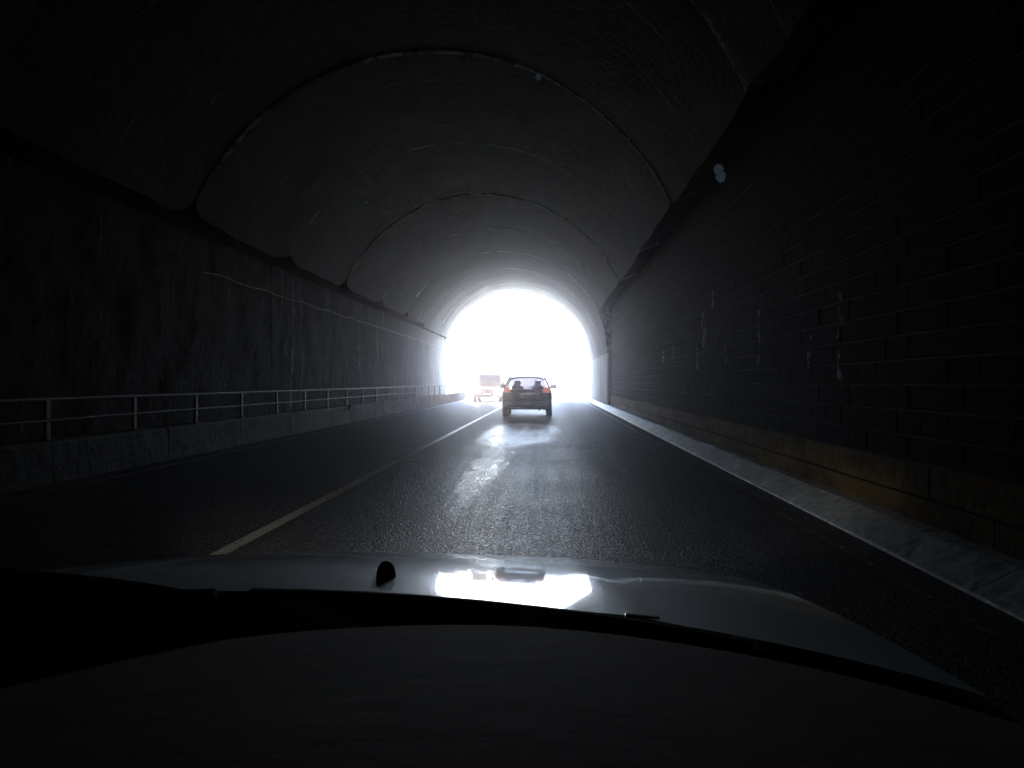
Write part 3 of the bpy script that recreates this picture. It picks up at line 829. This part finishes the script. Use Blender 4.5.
MB().box((-.84, 1.7, .24), (.84, 2.4, .45), .06).build('bumper', M['hood'], own)
# black cowl between hood and windscreen
def cowl(u, v):
    dx = -.84 + 1.68 * u; r_, f_ = hood_edge(dx); y = r_ - .004 - .40 * v
    z = hood_z(dx, r_) - .012 - .03 * math.sin(v * math.pi) + .02 * v
    return (dx, y, z)
MB().grid(cowl, 40, 10).build('cowl', M['gloss_black'], own, smooth=True)
# washer nozzle
nz = MB()
cx_, cy_ = .105, 1.33
def dome(u, v):
    a = 2 * math.pi * u; b = v * math.pi / 2
    return (cx_ + .0155 * math.cos(a) * math.cos(b) * 1.05, cy_ + .02 * math.sin(a) * math.cos(b), hood_z(cx_, cy_) - .002 + .029 * math.sin(b) ** .8)
autosmooth(MB().grid(dome, 20, 8).build('washer_nozzle', M['black_plastic'], own))
# wipers lying across the cowl
def wiper(pts, base):
    wp = empty('wiper', base); wp.parent = own
    b = Vector(base); P = [Vector(p) - b for p in pts]
    autosmooth(MB().tube(P, .009, 6).build('wiper_blade', M['rubber'], wp))
    mid = P[len(P) // 2]
    autosmooth(MB().tube([(0, 0, 0), mid * .5 + Vector((0, -.02, -.02)), mid + Vector((0, -.005, -.008))], [.014, .011, .006], 6).build('wiper_arm', M['black_plastic'], wp))
    return wp
def wp_line(dx0, dx1, o0, o1):
    out = []
    for k in range(9):
        t = k / 8; dx = dx0 + (dx1 - dx0) * t; r_, _ = hood_edge(dx); out.append((dx, r_ - (o0 + (o1 - o0) * t), hood_z(dx, r_) + .003))
    return out
w1 = wiper(wp_line(-.05, .62, .03, .05), (.62, .9, .89))
w2 = wiper(wp_line(-.78, -.1, .05, .03), (-.05, 1.02, .91))
def glint_pt(dx, o): y = hood_edge(dx)[0] - o; return Vector((dx, y, hood_z(dx, y) + .004)) - Vector((.62, .9, .89))
MB().quadbox([glint_pt(.478, .03), glint_pt(.478, .02), glint_pt(.522, .006), glint_pt(.522, .012)], .003).build('glint_plate', M['chrome'], w1)  # chrome plate added at the wiper, tilted to catch a glint
# dashboard: grained top sloping towards us, darker hood over the instruments on the left
def dash(u, v):
    dx = -.9 + 1.9 * u
    fr = .78 - .12 * ((dx - .33) / .85) ** 2 - .05 * max(0, dx - .35)
    y = fr - (fr - .08) * v
    z = 1.012 - .26 * min(.5, abs(dx - .3)) ** 2 + .14 * v
    z += .004 * math.sin(dx * 21) * math.exp(-((v - .5) / .3) ** 2)
    return (dx, y, z)
dsh = MB().grid(dash, 60, 30).build('dashboard', M['dash'], own, smooth=True)
def binn(u, v):
    a = math.pi * u
    dx = -.58 + .66 * -math.cos(a) * (1 - .1 * v)
    return (dx, .86 - .34 * v, .93 + (.122 - .02 * v) * math.sin(a) ** .45)
MB().grid(binn, 40, 10).build('instrument_hood', M['gloss_black'], dsh, smooth=True)

# hood-coloured wedge laid on the cowl, windscreen pane and the dried splashes on it
MB().add([(-.025, 1.085, .957), (.05, 1.075, .957), (.155, .985, .943), (.095, .99, .943), (-.025, 1.085, .93), (.05, 1.075, .93), (.155, .985, .915), (.095, .99, .915)],
         [(0, 1, 2, 3), (4, 5, 6, 7), (0, 1, 5, 4), (1, 2, 6, 5), (2, 3, 7, 6), (3, 0, 4, 7)]).build('hood_wedge', M['hood'], own)
def pane_pt(dx, h):
    return Vector((dx, 1.02 - .72 * h - .14 * dx * dx, .925 + .56 * h))
m = bpy.data.materials.new('clear windscreen glass'); m.use_nodes = True; t = m.node_tree; t.nodes.clear()
tb = t.nodes.new('ShaderNodeBsdfTransparent'); tb.inputs[0].default_value = (1, 1, 1, 1); mo = t.nodes.new('ShaderNodeOutputMaterial'); t.links.new(tb.outputs[0], mo.inputs[0])
ws = MB().grid(lambda u, v: pane_pt((-.74 + 1.48 * u) * (1 - .1 * v), v), 20, 12).build('windscreen', m, own, smooth=True)
ms = bpy.data.materials.new('dried splash'); ms.use_nodes = True; t = ms.node_tree; t.nodes.clear()
tl_ = N(t, 'ShaderNodeBsdfTranslucent'); tl_.inputs[0].default_value = (.72, .84, .95, 1); mo = N(t, 'ShaderNodeOutputMaterial'); L(t, tl_.outputs[0], mo.inputs[0])
def splash(px, py, rx, ry, tilt, k):
    d = Vector(((px - 512) / 800, 1, -(py - 384) / 800)); d.rotate(Matrix.Rotation(R(2.72), 3, 'Z'))
    best = None
    for i in range(400):                       # where on the curved pane this splash sits
        q = .2 + .9 * i / 400; p = Vector((0, 0, EYE)) + d * q; l_ = p - Vector((-.38, 0, 0))
        h = (l_.z - .925) / .56; e = abs(pane_pt(l_.x, h).y - l_.y)
        if best is None or e < best[0]: best = (e, l_.x, h)
    _, x0, h0 = best; V = []; n = 14; rnd = random.Random(k); T = math.cos(tilt), math.sin(tilt)
    rr = [1 + rnd.uniform(-.12, .12) for _ in range(n)]
    for off in (.0006, .0016):
        for i in range(n):
            a = 2 * math.pi * i / n; u_, v_ = rx * math.cos(a) * rr[i], ry * math.sin(a) * rr[i]
            if off > .001: u_ *= .6; v_ *= .6
            c = pane_pt(x0 + u_ * T[0] - v_ * T[1], h0 + (u_ * T[1] + v_ * T[0]) / .9); V.append(c + Vector((0, -.6, -.8)) * off)
    F = [(i, (i + 1) % n, n + (i + 1) % n, n + i) for i in range(n)] + [tuple(range(n, 2 * n)), tuple(range(n))]
    obj('dirt_fleck', V, F, ms, ws)
for k, a in enumerate(((718, 171, .0024, .0036, .3, ), (721, 178, .0026, .0036, .2), (366, 204, .0013, .0016, 0), (538, 77, .0014, .002, 0), (629, 140, .0007, .0012, .5))):
    splash(*a, k)

# ------------------------------------------------------------------ haze, added to give bloom round the exit
hz = MB().box((-720, -720, -1.2), (720, 720, 19.0)).build('haze', M['white']); hz.data.materials.clear()
m = bpy.data.materials.new('bloom haze'); m.use_nodes = True; t = m.node_tree; t.nodes.clear()
pv = t.nodes.new('ShaderNodeVolumePrincipled'); mo = t.nodes.new('ShaderNodeOutputMaterial')
pv.inputs['Color'].default_value = (.92, .87, .99, 1); pv.inputs['Density'].default_value = .0042; pv.inputs['Anisotropy'].default_value = .96
t.links.new(pv.outputs[0], mo.inputs['Volume']); hz.data.materials.append(m); tag(hz, 'thin pale bloom haze giving a glow round the tunnel exit', 'haze', kind='stuff')
